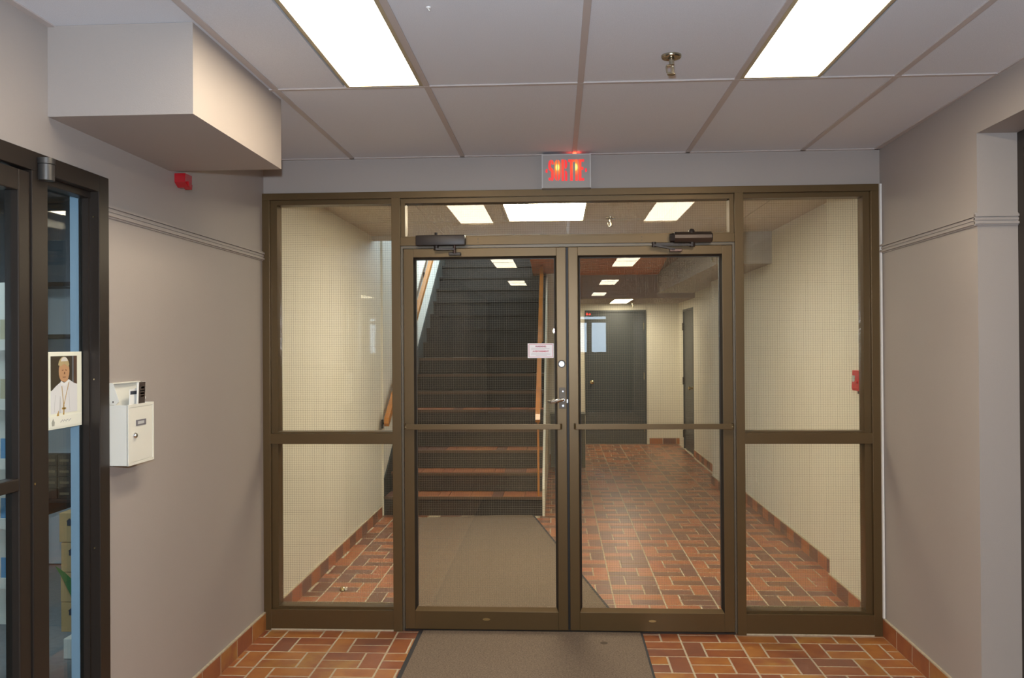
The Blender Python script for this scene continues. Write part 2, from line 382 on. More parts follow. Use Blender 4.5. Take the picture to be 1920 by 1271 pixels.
def base_run(name, lab, p, q, side, h, ln, pal, order=None, off=0):
    """row of brick base tiles on the line p-q, the room on the `side` normal"""
    p, q, nrm = Vector((*p, 0)), Vector((*q, 0)), Vector((*side, 0)); d = (q - p); L = d.length; d.normalize(); t = .012
    bk = MB(); 
    A = [p, q, q + nrm * (t - .0012), p + nrm * (t - .0012)]
    bk.prism([(v.x, v.y) for v in A], 0, h + .006, 'z')
    root = bk.build(name, M_grout); S(root, lab)
    s_ = off - ln; k = 0
    while s_ < L:
        a, c = max(s_ + .0042, 0), min(s_ + ln - .0042, L)
        if c - a > .015:
            mi = order[k % len(order)] if order else random.randrange(4)
            v = [p + d * a, p + d * c, p + d * c + nrm * t, p + d * a + nrm * t]
            MB().prism([(u.x, u.y) for u in v], .002, h, 'z').build('base_tile', (T_near, T_far)[pal][mi], root)
        s_ += ln; k += 1
    return root
base_run('baseboard_left', 'brick tile baseboard along the left wall of the near room', (-1.625, -.03), (-1.625, yL0 + .03), (1, 0), .092, .213, 0, (1, 0, 1, 2), 0)
base_run('baseboard_right', 'brick tile baseboard along the right wall of the near room', (XR0, -.02), (XR1, ac), (-1, 0), .092, .203, 0, (2, 1, 1, 1), 0)
base_run('baseboard_alcove', 'brick tile baseboard inside the recess on the right', (XR1 - .012, ac), (xa_, ac), (0, -1), .092, .203, 0)
base_run('baseboard_corridor_left', 'brick tile baseboard on the left corridor wall', (-1.61, .08), (-1.61, 3.05), (1, 0), .092, .205, 1, (0, 3, 2, 1), .1)
base_run('baseboard_corridor_near', 'brick tile baseboard on the projecting right corridor wall', (1.712, .08), (1.712, .87), (-1, 0), .092, .205, 1, (0, 1, 0, 3))
base_run('baseboard_corridor_right', 'brick tile baseboard on the right corridor wall', (1.83, .87), (1.83, 4.35), (-1, 0), .092, .205, 1, (3, 0, 1, 0))
base_run('baseboard_pier', 'brick tile baseboard around the corridor pier', (1.70, 4.34), (1.70, 4.95), (-1, 0), .092, .205, 1, (0, 3))
base_run('baseboard_corridor_far', 'brick tile baseboard before the side door', (1.86, 4.95), (1.86, 7.22), (-1, 0), .092, .205, 1, (3, 0))
base_run('baseboard_back', 'brick tile baseboard on the far corridor wall', (1.40, 8.7), (1.86, 8.7), (0, -1), .092, .205, 1, (1, 0))
base_run('baseboard_stub', 'brick tile baseboard on the short wall beside the stairs', (-.12, 6.75), (.0, 6.75), (0, -1), .092, .205, 1, (1, 0))
# white caulk lines beside the partition
o = box('trim_6', (1.708, -.045, .10, 1.718, -.03, 2.40), M_caulk); S(o, 'white caulk line between partition and right wall')
o = box('trim_7', (-1.630, -.036, .10, -1.626, -.03, 2.40), M_caulk); S(o, 'white caulk line between partition and left wall')

# ================================================================== PARTITION
YF, YB = -.03, .075
part = thing('glass_partition', 'dark bronze aluminium partition framing the double doors with wired glass sidelights and transom', 'partition', loc=(0, 0, 0))
part['kind'] = 'structure'; del part['category']; part.name = 'window_1'
def fr(name, x0, z0, x1, z1, m_=M_bronze, y0=YF, y1=YB, bev=.0015, p=part): return box(name, (x0, y0, z0, x1, y1, z1), m_, p, bev)
fr('header', -1.627, 2.366, 1.71, 2.402)
fr('stile', -1.627, 0, -1.584, 2.366); fr('stile', 1.666, 0, 1.71, 2.366)
fr('mullion', -.905, 0, -.856, 2.366, y0=-.036); fr('mullion', .950, 0, .996, 2.366, y0=-.036)
fr('transom_bar', -.856, 2.104, .950, 2.150)
for x0, x1 in ((-1.584, -.905), (.996, 1.666)):
    fr('middle_rail', x0, 1.022, x1, 1.078); fr('bottom_rail', x0, .008, x1, .112)
    box('sealant_line', (x0, -.033, 0, x1, .07, .008), M_grout, part)
# recessed stops round every opening
def stops(x0, z0, x1, z1, wl_, wr_, wb_, wt_, y0=-.004, m_=M_bronze):
    b = MB()
    b.box(x0, y0, z0, x0 + wl_, YB, z1).box(x1 - wr_, y0, z0, x1, YB, z1).box(x0 + wl_, y0, z1 - wt_, x1 - wr_, YB, z1).box(x0 + wl_, y0, z0, x1 - wr_, YB, z0 + wb_)
    b.build('glazing_stop', m_, part)
GY = .045
def wired(x0, z0, x1, z1, p, y=GY, name='glass_pane'):
    box(name, (x0, y - .003, z0, x1, y + .003, z1), M_glass, p)
    b = MB(); s_ = .0127; r = .00024; n = int((x1 - x0) / s_)
    for i in range(1, n + 1):
        x = x0 + i * s_; b.box(x - r, y - .0006, z0, x + r, y + .0004, z1)
    n = int((z1 - z0) / s_)
    for i in range(1, n + 1):
        z = z0 + i * s_; b.box(x0, y - .0006, z - r, x1, y + .0004, z + r)
    tag(b.build('wire_mesh', M_wire, p), kind='stuff')
for x0, x1, a, c in ((-1.584, -.905, .034, .006), (.996, 1.666, .004, .033)):
    for z0, z1, bb, tt in ((.112, 1.022, .012, .004), (1.078, 2.366, .008, .026)):
        stops(x0, z0, x1, z1, a, c, bb, tt)
        wired(x0 + a - .001, z0 + bb - .001, x1 - c + .001, z1 - tt + .001, part)
stops(-.856, 2.150, .950, 2.366, .022, .022, .008, .026); wired(-.835, 2.157, .929, 2.341, part)
# door jamb strips (lighter metal) inside mullions and under the transom bar
b = MB().box(-.856, -.014, 0, -.846, .06, 2.104).box(.940, -.014, 0, .950, .06, 2.104); b.build('door_jamb', M_jamb, part)
box('door_head', (-.846, -.018, 2.090, .940, .06, 2.104), M_jamb, part)
box('under_door_strip', (-.846, -.024, 0, .940, .05, .011), M_black, part)  # dark strip filling the gap under both leaves
b = MB()
for x in (-.43, .455):
    for z in (2.118, 2.136): b.tube((x, -.031, z), (x, -.0285, z), .0028, 8)
b.build('screw', M_closer, part)
settle(part)
# ================================================================== DOORS
def door(idx, x0, x1, hinge_left, lab):
    d = thing('door_%d' % idx, lab, 'door', loc=((x0 + x1) / 2, 0, 0)); d['kind'] = 'structure'; del d['category']
    y0, y1 = -.030, .016; z0, z1 = .014, 2.086
    gl, gr = (x0 + .054, x1 - .052) if hinge_left else (x0 + .052, x1 - .054)      # outer edge of the bevel
    gz0, gz1 = .112, 2.040
    box('stile', (x0, y0, z0, gl, y1, z1), M_bronze, d, .0025); box('stile', (gr, y0, z0, x1, y1, z1), M_bronze, d, .0025)
    box('top_rail', (gl, y0 + .0005, gz1, gr, y1, z1), M_bronze, d, .001); box('bottom_rail', (gl, y0 + .0005, z0, gr, y1, gz0), M_bronze, d, .001)
    b = MB(); i = .011; ix0, ix1, iz0, iz1 = gl + i, gr - i, gz0 + .020, gz1 - i; yi = -.010
    b.quad([(gl, y0, gz0), (gl, y0, gz1), (ix0, yi, iz1), (ix0, yi, iz0)]); b.quad([(gr, y0, gz0), (gr, y0, gz1), (ix1, yi, iz1), (ix1, yi, iz0)])
    b.quad([(gl, y0, gz1), (gr, y0, gz1), (ix1, yi, iz1), (ix0, yi, iz1)]); b.mi = 1
    b.quad([(gl, y0, gz0), (gr, y0, gz0), (ix1, yi, iz0), (ix0, yi, iz0)])  # bottom bevel lighter as if lit from above; other bevels painted dark as shade
    b.mi = 0
    b.box(ix0 - .002, yi - .001, iz0, ix0 + .002, y1, iz1).box(ix1 - .002, yi - .001, iz0, ix1 + .002, y1, iz1).box(ix0, yi - .001, iz1 - .002, ix1, y1, iz1 + .002)
    b.build('glazing_bead', [M_dark, M_bronze], d)
    wired(ix0, iz0, ix1, iz1, d, y=-.002)
    bx = x0 + (x1 - x0) / 2 + (.0 if hinge_left else 0); b = MB()
    n = 24; pts = [(bx + .02 * math.cos(2 * PI * k / n), .070 + .0062 * math.sin(2 * PI * k / n)) for k in range(n)]
    b.prism(pts, -.0335, -.0295, 'y'); o = b.build('oval_badge', mat('badge_bronze', (.40, .28, .12), .35, .8), d)
    # push bar: flat bar standing off the door with curved end at the meeting side
    a, c = (x0 + .004, x1 - .026) if hinge_left else (x0 + .026, x1 - .004)
    b = MB(); zb0, zb1 = 1.104, 1.133
    b.box(a + .01, -.080, zb0, c - .01, -.072, zb1, .001)
    bar = b.build('push_bar', M_bronze, d)
    for e, sg in ((a, 1), (c, -1)):
        b = MB(); prev = []
        for k in range(7):
            t = k / 6 * PI / 2
            prev.append((e + sg * (.016 - .016 * math.sin(t)), -.066 - .014 * math.cos(PI / 2 - t) if 0 else -.064 - .016 * (1 - math.cos(t))))
        prev = [(e + sg * (.016 - .016 * math.cos(k / 6 * PI / 2)), -.064 - .016 * math.sin(k / 6 * PI / 2)) for k in range(7)]
        inner = [(e + sg * (.018 - .010 * math.cos(k / 6 * PI / 2)), -.062 - .010 * math.sin(k / 6 * PI / 2)) for k in range(7)]
        poly = [(e, -.0305)] + prev + inner[::-1] + [(e + sg * .008, -.0305)]
        b.prism(poly, zb0, zb1, 'z'); b.build('bar_bracket', M_bronze, bar)
    ex = (a if hinge_left else c); MB().tube((ex + (.012 if hinge_left else -.012), -.0795, 1.118), (ex + (.012 if hinge_left else -.012), -.0825, 1.118), .0045, 10).build('screw', M_brass, bar)
    return d
d1 = door(1, -.840, .046, True, 'left leaf of the bronze double glass door with lever handle and warning sticker')
# lever, plate and cylinder
b = MB().lathe((.020, -.0305, 1.454), (0, -1, 0), [(0, .006), (.014, .007), (.016, .005), (.018, 0)], 24); b.mi = 1
b.lathe((.020, -.0300, 1.454), (0, -1, 0), [(.0155, .004), (.0205, .0045), (.021, 0)], 24)
b.build('lock_cylinder', [mat('bright_steel', (.80, .85, .88), .3, .6), M_closer], d1, True)
lv = box('lock_plate', (.005, -.034, 1.213, .040, -.0295, 1.326), mat('steel_plate', (.14, .12, .10), .55, .5), d1, .0012)
b = MB(); b.tube((.026, -.034, 1.262), (.026, -.070, 1.262), .010, 14)
path = [(.030, -.070, 1.264), (.012, -.076, 1.262), (-.012, -.080, 1.254), (-.036, -.076, 1.250), (-.056, -.062, 1.253)]; rr = [.0095, .0095, .0105, .0095, .004]
for i in range(4): b.tube(path[i], path[i + 1], rr[i], 12, rr[i + 1])
b.build('lever_handle', M_chrome, d1, True)
b = MB().tube((.026, -.033, 1.306), (.026, -.037, 1.306), .004, 10).tube((.026, -.033, 1.228), (.026, -.039, 1.228), .006, 12); b.build('plate_screw', M_chrome, d1)
box('latch_bolt', (.0462, -.020, 1.243, .052, .0, 1.262), M_chrome, d1)
box('door_gap_shade', (.0455, -.004, .014, .0585, .012, 2.086), M_dark, d1)  # added dark strip standing in for the shade between the leaves
settle(d1)
d2 = door(2, .058, .936, False, 'right leaf of the bronze double glass door with a push bar'); settle(d2)
# sticker
st = thing('warning_sticker', 'small white warning sticker with red border on the left glass door leaf', 'sticker', loc=(-.093, -.008, 1.525))
box('sticker_sheet', (-.164, -.0078, 1.486, -.023, -.0068, 1.566), mat('sticker_white', (.82, .80, .84), .5), st)
RI = mat('sticker_red', (.55, .10, .16), .6); b = MB(); yf = -.0083
for q in ((-.158, 1.5595, -.029, 1.5615), (-.158, 1.4905, -.029, 1.4925), (-.158, 1.4905, -.156, 1.5615), (-.031, 1.4905, -.029, 1.5615)): b.box(q[0], yf, q[1], q[2], -.0076, q[3])
b.build('red_border', RI, st)
for t, z, sz in (('WARNING', 1.5490, .0115), ('AVERTISSEMENT', 1.5220, .0115)):
    me = text_mesh(t, sz, 1.05, .0004); o = link('printed_text', me, st, [RI if t[0] == 'A' else mat('dull_red', (.35, .06, .12), .6)]); o.rotation_euler = (PI / 2, 0, 0); o.location = (-.0935, -.0082, z)
b = MB()
for z, a, c in ((1.5405, -.143, -.06), (1.536, -.146, -.045), (1.5315, -.146, -.07), (1.5125, -.143, -.05), (1.508, -.146, -.040), (1.5035, -.146, -.042), (1.499, -.120, -.06)): b.box(a, yf, z, c, -.0076, z + .0012)
b.build('small_print', mat('grey_print', (.45, .43, .46), .6), st)
settle(st)
# ---- door closers
def closer1():
    t = thing('door_closer', 'rounded black-brown door closer above the left door leaf', 'door closer', 'door closers above the double doors', loc=(-.63, -.05, 2.13)); del t['group']
    MB().box(-.765, -.088, 2.098, -.495, -.031, 2.154, .009).build('closer_body', M_closer, t, True)
    MB().tube((-.655, -.06, 2.15), (-.655, -.06, 2.170), .009, 12).build('spindle_cap', M_closer, t)
    b = MB().tube((-.655, -.06, 2.10), (-.655, -.06, 2.078), .013, 12)
    b.prism([(-.668, -.075), (-.655, -.082), (-.555, -.072), (-.548, -.060), (-.556, -.050), (-.655, -.045), (-.668, -.055)], 2.074, 2.082, 'z'); b.build('closer_arm', M_closer, t)
    b = MB().tube((-.556, -.062, 2.098), (-.556, -.062, 2.056), .0085, 12); b.build('arm_joint', M_chrome_dark, t)
    MB().box(-.588, -.062, 2.046, -.522, -.0305, 2.062, .003).build('door_bracket', M_closer, t)
    settle(t)
M_chrome_dark = mat('dark_steel', (.12, .08, .07), .3, .8)
closer1()
t = thing('door_closer', 'angular bronze door closer with folded arm above the right door leaf', 'door closer', loc=(.72, -.05, 2.13))
MB().prism([(-.031, 2.155), (-.070, 2.155), (-.092, 2.137), (-.092, 2.120), (-.070, 2.098), (-.031, 2.098)], .625, .820, 'x').build('closer_body', M_closer2, t)
MB().tube((.601, -.062, 2.123), (.625, -.062, 2.126), .022, 8, .027).build('end_cap', M_closer, t); MB().tube((.820, -.062, 2.126), (.826, -.062, 2.126), .024, 8, .022).build('end_cap', M_closer, t)
MB().lathe((.717, -.06, 2.150), (0, 0, 1), [(.017, 0), (.016, .012), (.011, .020), (0, .023)], 16).build('spindle_cap', M_closer, t, True)
b = MB().tube((.720, -.062, 2.10), (.720, -.062, 2.076), .0145, 12)
b.prism([(.715, 2.090), (.515, 2.098), (.515, 2.086), (.60, 2.080), (.715, 2.080)], -.078, -.058, 'y'); b.build('closer_arm', M_closer, t)
b = MB().tube((.515, -.075, 2.102), (.515, -.075, 2.076), .011, 12); b.prism([(.515, 2.090), (.625, 2.066), (.625, 2.058), (.515, 2.080)], -.088, -.070, 'y'); b.build('fore_arm', M_closer, t)
MB().box(.60, -.075, 2.050, .665, -.0305, 2.066, .003).build('door_bracket', M_chrome_dark, t)
settle(t)
# ================================================================== EXIT SIGN
sg = thing('exit_sign', 'grey box exit sign with glowing red stencilled SORTIE letters above the doors', 'exit sign', loc=(.05, -.05, 2.40))
SY = -.082
box('sign_housing', (-.080, SY, 2.397, .183, -.006, 2.581), mat('sign_grey', (.36, .34, .32), .5), sg, .002)
b = MB()
for q in ((-.080, 2.397, -.074, 2.581), (.177, 2.397, .183, 2.581), (-.074, 2.573, .177, 2.577)): b.box(q[0], SY - .0025, q[1], q[2], SY + .001, q[3])
b.build('face_rim', mat('sign_rim', (.52, .50, .48), .5), sg)
def lit_red():
    M = bpy.data.materials.new('backlit_red'); M.use_nodes = True; nt = M.node_tree; b = nt.nodes['Principled BSDF']
    b.inputs['Base Color'].default_value = (.5, .01, .01, 1); b.inputs['Roughness'].default_value = .4
    geo = nt.nodes.new('ShaderNodeNewGeometry'); outs = []
    for c in ((.0045, SY, 2.508), (.1020, SY, 2.508)):      # the two bulbs behind the face
        sub = nt.nodes.new('ShaderNodeVectorMath'); sub.operation = 'SUBTRACT'; sub.inputs[1].default_value = c; nt.links.new(geo.outputs['Position'], sub.inputs[0])
        mul = nt.nodes.new('ShaderNodeVectorMath'); mul.operation = 'MULTIPLY'; mul.inputs[1].default_value = (1, 0, .55); nt.links.new(sub.outputs[0], mul.inputs[0])
        ln = nt.nodes.new('ShaderNodeVectorMath'); ln.operation = 'LENGTH'; nt.links.new(mul.outputs[0], ln.inputs[0]); outs.append(ln.outputs['Value'])
    mn = nt.nodes.new('ShaderNodeMath'); mn.operation = 'MINIMUM'; nt.links.new(outs[0], mn.inputs[0]); nt.links.new(outs[1], mn.inputs[1])
    cr = nt.nodes.new('ShaderNodeValToRGB'); nt.links.new(mn.outputs[0], cr.inputs[0]); mr = nt.nodes.new('ShaderNodeMath'); mr.operation = 'MULTIPLY'; mr.inputs[1].default_value = 20
    nt.links.new(mn.outputs[0], mr.inputs[0]); nt.links.new(mr.outputs[0], cr.inputs[0])
    e = cr.color_ramp.elements; e[0].position = 0; e[0].color = (.85, .72, .22, 1); e[1].position = 1; e[1].color = (.36, .008, .012, 1)
    for p, c in ((.16, (.75, .5, .07, 1)), (.24, (.55, .12, .012, 1)), (.5, (.45, .03, .01, 1))): x = e.new(p); x.color = c
    nt.links.new(cr.outputs[0], b.inputs['Emission Color']); b.inputs['Emission Strength'].default_value = 1.0
    return M
M_lit = lit_red(); M_rl = mat('red_mark', (.5, .02, .01), .5, emit=(1, .04, .02), es=9)
# stencil strokes in a 190-unit grid taken as metres on the face: x from -.066 (S) to .160 (E)
zt, zb = 2.5405, 2.4505; H = zt - zb
def arcpts(cx, cz, rx_, rz_, a0, a1, n=8): return [(cx + rx_ * math.cos(math.radians(a0 + (a1 - a0) * i / n)), cz + rz_ * math.sin(math.radians(a0 + (a1 - a0) * i / n))) for i in range(n + 1)]
def stroke(polys, name='letter'):
    b = MB()
    for p in polys: b.prism(p, SY - .0016, SY + .0008, 'y')
    return b.build(name, M_lit, sg)
LWd = .0120
# S
x = -.052
stroke([[(x + .0125, zt), (x + .004, zt - .004), (x, zt - .016), (x, zt - .034), (x + .004, zt - .044), (x + .012, zt - .050), (x + .012, zb + .004), (x + .016, zb), (x + .021, zb + .003), (x + .024, zb + .012), (x + .024, zb + .040), (x + .020, zb + .051), (x + .012, zb + .058), (x + .0115, zt - .018), (x + .0125, zt - .010)],
        [(x + .0145, zt), (x + .020, zt - .003), (x + .024, zt - .012), (x + .024, zt - .020), (x + .0150, zt - .020), (x + .0145, zt - .010)],
        arcpts(x + .0055, zb + .0085, .0052, .007, 0, 324, 9)], 'letter_s')
# O
x = -.0245
stroke([[(x + .0110, zt), (x + .004, zt - .005), (x, zt - .016), (x, zb + .016), (x + .004, zb + .005), (x + .0110, zb)],
        [(x + .0145, zt), (x + .0215, zt - .005), (x + .0255, zt - .016), (x + .0255, zb + .016), (x + .0215, zb + .005), (x + .0145, zb)]], 'letter_o')
# R
x = .0055
stroke([[(x, zt), (x + .0115, zt), (x + .0115, zb), (x, zb)],
        [(x + .0145, zt), (x + .022, zt - .004), (x + .0255, zt - .014), (x + .0255, zb + .062), (x + .022, zb + .053), (x + .0145, zb + .050)],
        [(x + .0145, zb + .044), (x + .022, zb + .041), (x + .0255, zb + .032), (x + .0255, zb), (x + .0155, zb), (x + .0155, zb + .030)]], 'letter_r')
# T
x = .0350
stroke([[(x, zt), (x + .0285, zt), (x + .0285, zt - .0105), (x + .0205, zt - .0105), (x + .0205, zb), (x + .0085, zb), (x + .0085, zt - .0105), (x, zt - .0105)]], 'letter_t')
x = .0660
stroke([[(x, zt), (x + .0115, zt), (x + .0115, zb), (x, zb)]], 'letter_i')
x = .0805
stroke([[(x, zt), (x + .0245, zt), (x + .0245, zt - .0105), (x + .0125, zt - .0105), (x + .0125, zb + .058), (x + .0215, zb + .056), (x + .0215, zb + .045), (x + .0125, zb + .047), (x + .0125, zb + .0105), (x + .0245, zb + .0105), (x + .0245, zb), (x, zb)]], 'letter_e')
for ob in [o for o in COL.objects if o.parent is sg and o.name.startswith('letter_')]:      # spread the word over the face
    for v in ob.data.vertices: v.co.x = -.052 + (v.co.x + .052) * 1.0 - .0 
zc = (zt + zb) / 2 - .0
stroke([[(-.0650, zc - .004), (-.0612, zc + .006), (-.0555, zc + .006), (-.0555, zc - .010), (-.0612, zc - .010)]], 'arrow_mark')
stroke([[(.1185, zc - .003), (.1147, zc + .007), (.1090, zc + .007), (.1090, zc - .009), (.1147, zc - .009)]], 'arrow_mark')
for o in [o for o in COL.objects if o.parent is sg and (o.name.startswith('letter_') or o.name.startswith('arrow'))]:
    for v in o.data.vertices: v.co.x = .0515 + (v.co.x - .0268) * 1.22; v.co.z = 2.492 + (v.co.z - 2.4955) * 1.27
box('light_slot', (.088, -.075, 2.5805, .108, -.012, 2.5825), mat('red_slot', (.5, .02, .01), .5, emit=(1, .07, .03), es=8), sg)
settle(sg)
rs = thing('exit_sign', 'small exit sign with red lit marks on the entrance wall, mirrored above the far door', 'exit sign', loc=(.69, -14.98, 2.2))
box('sign_housing', (.55, RB, 2.18, .85, RB + .05, 2.34), M_closer, rs)
for x in (.645, .705): box('lit_mark', (x, RB + .05, 2.20, x + .045, RB + .052, 2.245), M_rl, rs)
settle(rs)
# ================================================================== LIGHTS
def troffer(x, y, wd, ln, z, label, group, dm, white=False):
    t = thing('ceiling_light', label, 'ceiling light', group, loc=(x + wd / 2, y - ln / 2, z))
    f = .014; zb_ = z - .006
    b = MB().box(x - f, y - ln, zb_, x, y, z + .03).box(x + wd, y - ln, zb_, x + wd + f, y, z + .03).box(x - f, y, zb_, x + wd + f, y + f, z + .03).box(x - f, y - ln - f, zb_, x + wd + f, y - ln, z + .03)
    b.build('frame', mat('troffer_frame', (.50, .42, .28), .4, .3), t)
    box('diffuser', (x, y - ln, z - .001, x + wd, y, z + .004), dm, t); settle(t)
G = 'fluorescent lights of the near room'
for i, (x, y) in enumerate(lights_near):
    lab = {0: 'long lit fluorescent panel in the ceiling, left of the two near ones', 1: 'long lit fluorescent panel in the ceiling, right of the two near ones'}.get(i, 'lit fluorescent panel behind the photographer, mirrored ' + {2: 'highest in the left door leaf', 3: 'highest in the right door leaf', 4: 'lower in the left door leaf', 5: 'second from the top in the right leaf', 6: 'smallest in the right door leaf'}.get(i, ''))
    troffer(x + .014, y, LW - .028, LL - .03, CH, lab, G if i < 2 else 'fluorescent lights mirrored in the door glass', M_diff)
troffer(-.372, 1.905, .577, 1.20, CC, 'wide bright light panel in the corridor ceiling behind the transom glass', None, M_diffw)
troffer(.79, 8.45, .25, 1.2, 2.17, 'bright light panel on the lowered ceiling at the far end of the corridor', None, M_diffw)
# sprinklers
def sprinkler(x, y, z, label, full=True):
    t = thing('fire_sprinkler', label, 'sprinkler', loc=(x, y, z)); n = 28
    MB().lathe((x, y, z), (0, 0, -1), [(.012, -.001), (.036, 0), (.036, .006), (.033, .010), (.020, .012), (.012, .010)], n).build('escutcheon', M_brass_c, t, True)
    MB().tube((x, y, z - .008), (x + .001, y, z - .034), .0095, 14).build('pipe_neck', M_brass_c, t, True)
    b = MB(); y_ = y
    for s2 in (-1, 1): b.tube((x - .004, y_, z - .032), (x + s2 * .013 - .006, y_, z - .040), .0028, 8).tube((x + s2 * .013 - .006, y_, z - .040), (x + s2 * .011 - .004, y_, z - .062), .0028, 8)
    b.tube((x - .017, y_, z - .036), (x + .004, y_, z - .036), .0032, 8)
    b.tube((x - .014, y_, z - .062), (x + .008, y_, z - .062), .003, 8).tube((x + .001, y, z - .034), (x + .002, y, z - .066), .0038, 8); b.build('link_frame', M_brass_c, t)
    MB().lathe((x, y, z - .066), (0, 0, -1), [(.004, 0), (.015, .001), (.015, .003), (0, .0035)], 16).build('deflector', M_brass_c, t)
    settle(t)
M_brass_c = mat('tarnished_chrome', (.50, .45, .34), .22, 1)
sprinkler(.412, -1.60, CH, 'chrome pendant fire sprinkler in the ceiling near the right light panel')
sprinkler(.400, 1.80, CC, 'chrome fire sprinkler on the corridor ceiling seen through the transom')
sprinkler(1.12, 8.3, 2.17, 'tiny fire sprinkler on the lowered ceiling at the corridor end')
t = thing('screw_hook', 'tiny white hook in the ceiling tile at the top edge of the picture', 'hook', loc=(-.386, -2.1, CH))
MB().lathe((-.386, -2.1, CH), (0, 0, -1), [(.001, 0), (.008, 0), (.006, .004), (0, .005)], 12).build('plug', M_caulk, t); MB().tube((-.388, -2.1, CH - .004), (-.382, -2.1, CH - .012), .0018, 8).build('pin', M_caulk, t); settle(t)
# ================================================================== MATS
b = MB().box(-.742, -4.3, .0005, .432, -.032, .008); o = b.build('carpet', M_mat)
t = thing('floor_mat', 'taupe carpet runner with black rubber edge leading to the double doors', 'floor mat', loc=(-.15, -2, 0)); o.parent = t
MB().box(-.765, -4.3, .0005, -.742, -.034, .006).box(.432, -4.3, .0005, .444, -.034, .006).build('rubber_edge', M_rubber, t)
MB().lathe((.228, -.20, .0081), (0, 0, 1), [(.020, .0), (0, .0004)], 14).build('stain', mat('stain', (.07, .048, .03), .9), t)
settle(t)
t = thing('floor_mat', 'taupe carpet mat lying askew behind the glass doors up to the stairs', 'floor mat', loc=(0, 0, 0)); del t['_base']
box('carpet', (-.60, -1.47, .0005, .60, 1.47, .008), M_mat, t); box('rubber_edge', (.60, -1.47, .0005, .617, 1.47, .006), M_rubber, t); box('rubber_edge', (-.617, -1.47, .0005, -.60, 1.47, .006), M_rubber, t)
t.location = (*MATC, 0); t.rotation_euler = (0, 0, MATR)
# ================================================================== STAIRCASE
SX0, SX1 = -1.598, -.150; RUN, RISE, Y0 = .285, .176, 3.12; NS = 18
st = thing('staircase', 'dark staircase with brick tiled treads rising behind the left door leaf', 'staircase', loc=((SX0 + SX1) / 2, Y0, 0)); 
for n in range(NS):
    ya = Y0 + n * RUN; z = (n + 1) * RISE
    box('riser', (SX0, ya + .012, z - RISE, SX1, ya + .03, z - .020), M_riser, st)
    b = MB().box(SX0, ya - .012, z - .020, SX1, ya + .0, z).box(SX0, ya, z - .03, SX1, ya + RUN + .03, z - .008); b.build('tread', M_nose if n < 8 else M_riser, st)  # upper treads take the darker colour, stairwell dimness painted in
    if n < 5:
        x = SX0; k = 0; hw = .305 if n % 2 else .205
        while x < SX1 - .02:
            wd = (.1985 if (k % 3) else .098); x2 = min(x + wd, SX1)
            box('tread_tile', (x + .003, ya - .004, z - .008, x2 - .003, ya + .268, z + .0015), T_far[random.choice((0, 2, 1, 2, 0))], st); x = x2; k += 1
def zn(y): return RISE + (y - Y0) * RISE / RUN
b = MB(); b.prism([(3.12, 0), (3.12, .25), (8.25, zn(8.25) + .07), (8.25, 0)], SX1, SX1 + .022, 'x'); b.build('side_panel', M_cream, st)
b = MB(); b.prism([(3.12, 0), (3.12, .34), (8.25, zn(8.25) + .16), (8.25, 0)], SX0 - .0005, SX0 + .012, 'x'); b.build('skirt_board', M_skirt, st)
settle(st)
def handrail(x, ya, yb, h, label, wall):
    t = thing('handrail', label, 'handrail', loc=(x, ya, h)); za, zb_ = zn(ya) + h, zn(yb) + h
    b = MB(); wv = .021; hv = .038
    b.prism([(ya, za - hv), (ya - .02, za - hv * .3), (ya, za + hv), (yb, zb_ + hv), (yb, zb_ - hv)], x - wv, x + wv, 'x'); b.build('rail', M_wood, t)
    k = 0
    y = ya + .1
    while y < yb:
        z = zn(y) + h
        if wall:
            b = MB().tube((x, y, z - .03), (x, y, z - .075), .008, 8).tube((x, y, z - .07), (-1.6, y, z - .09), .008, 8).box(-1.6, y - .025, z - .13, -1.590, y + .025, z - .05)
        else: b = MB().tube((x, y, z - .03), (x, y, RISE * (math.floor((y - Y0) / RUN) + 1)), .010, 10)
        b.build('bracket' if wall else 'post', M_black if wall else M_wood, t); y += 1.25
    settle(t)
handrail(-1.535, 2.95, 8.4, .80, 'wooden handrail on the wall left of the dark stairs', True)
handrail(-.185, 3.05, 8.4, .76, 'golden wooden handrail on the open right side of the stairs', False)
# ================================================================== FAR CORRIDOR
d = thing('door_3', 'dark grey steel door at the far end of the corridor', 'door', kind='structure', loc=(.89, 8.7, 0)); del d['category']
box('door_leaf', (.450, 8.705, .0, 1.332, 8.745, 2.04), M_grey, d, .003)
MB().box(.42, 8.685, 0, .45, 8.79, 2.07).box(1.332, 8.685, 0, 1.362, 8.79, 2.07).box(.45, 8.685, 2.04, 1.332, 8.79, 2.07).build('door_frame', M_grey, d)
MB().lathe((.525, 8.705, .96), (0, -1, 0), [(.030, 0), (.030, .006), (.012, .010), (.012, .035), (.026, .045), (.028, .06), (.018, .07), (0, .072)], 18).build('door_knob', M_brass, d, True)
for z in (1.82, 1.05, .25): box('hinge', (1.322, 8.69, z - .055, 1.342, 8.704, z + .055), M_brass, d, .002)
settle(d)
d = thing('door_4', 'dark grey door in the right corridor wall near the far end', 'door', kind='structure', loc=(1.86, 7.7, 0)); del d['category']
box('door_leaf', (1.868, 7.28, .01, 1.905, 8.17, 2.02), M_grey, d, .003)
MB().box(1.852, 7.25, 0, 1.94, 7.28, 2.05).box(1.852, 8.17, 0, 1.94, 8.2, 2.05).box(1.852, 7.28, 2.02, 1.94, 8.17, 2.05).build('door_frame', M_grey, d)
MB().lathe((1.868, 7.36, .93), (-1, 0, 0), [(.030, 0), (.030, .006), (.012, .010), (.012, .035), (.026, .045), (.028, .06), (.018, .07), (0, .072)], 18).build('door_knob', M_brass, d, True)
for z in (1.80, 1.0, .22): box('hinge', (1.84, 8.155, z - .055, 1.868, 8.18, z + .055), M_black, d, .002)
settle(d)
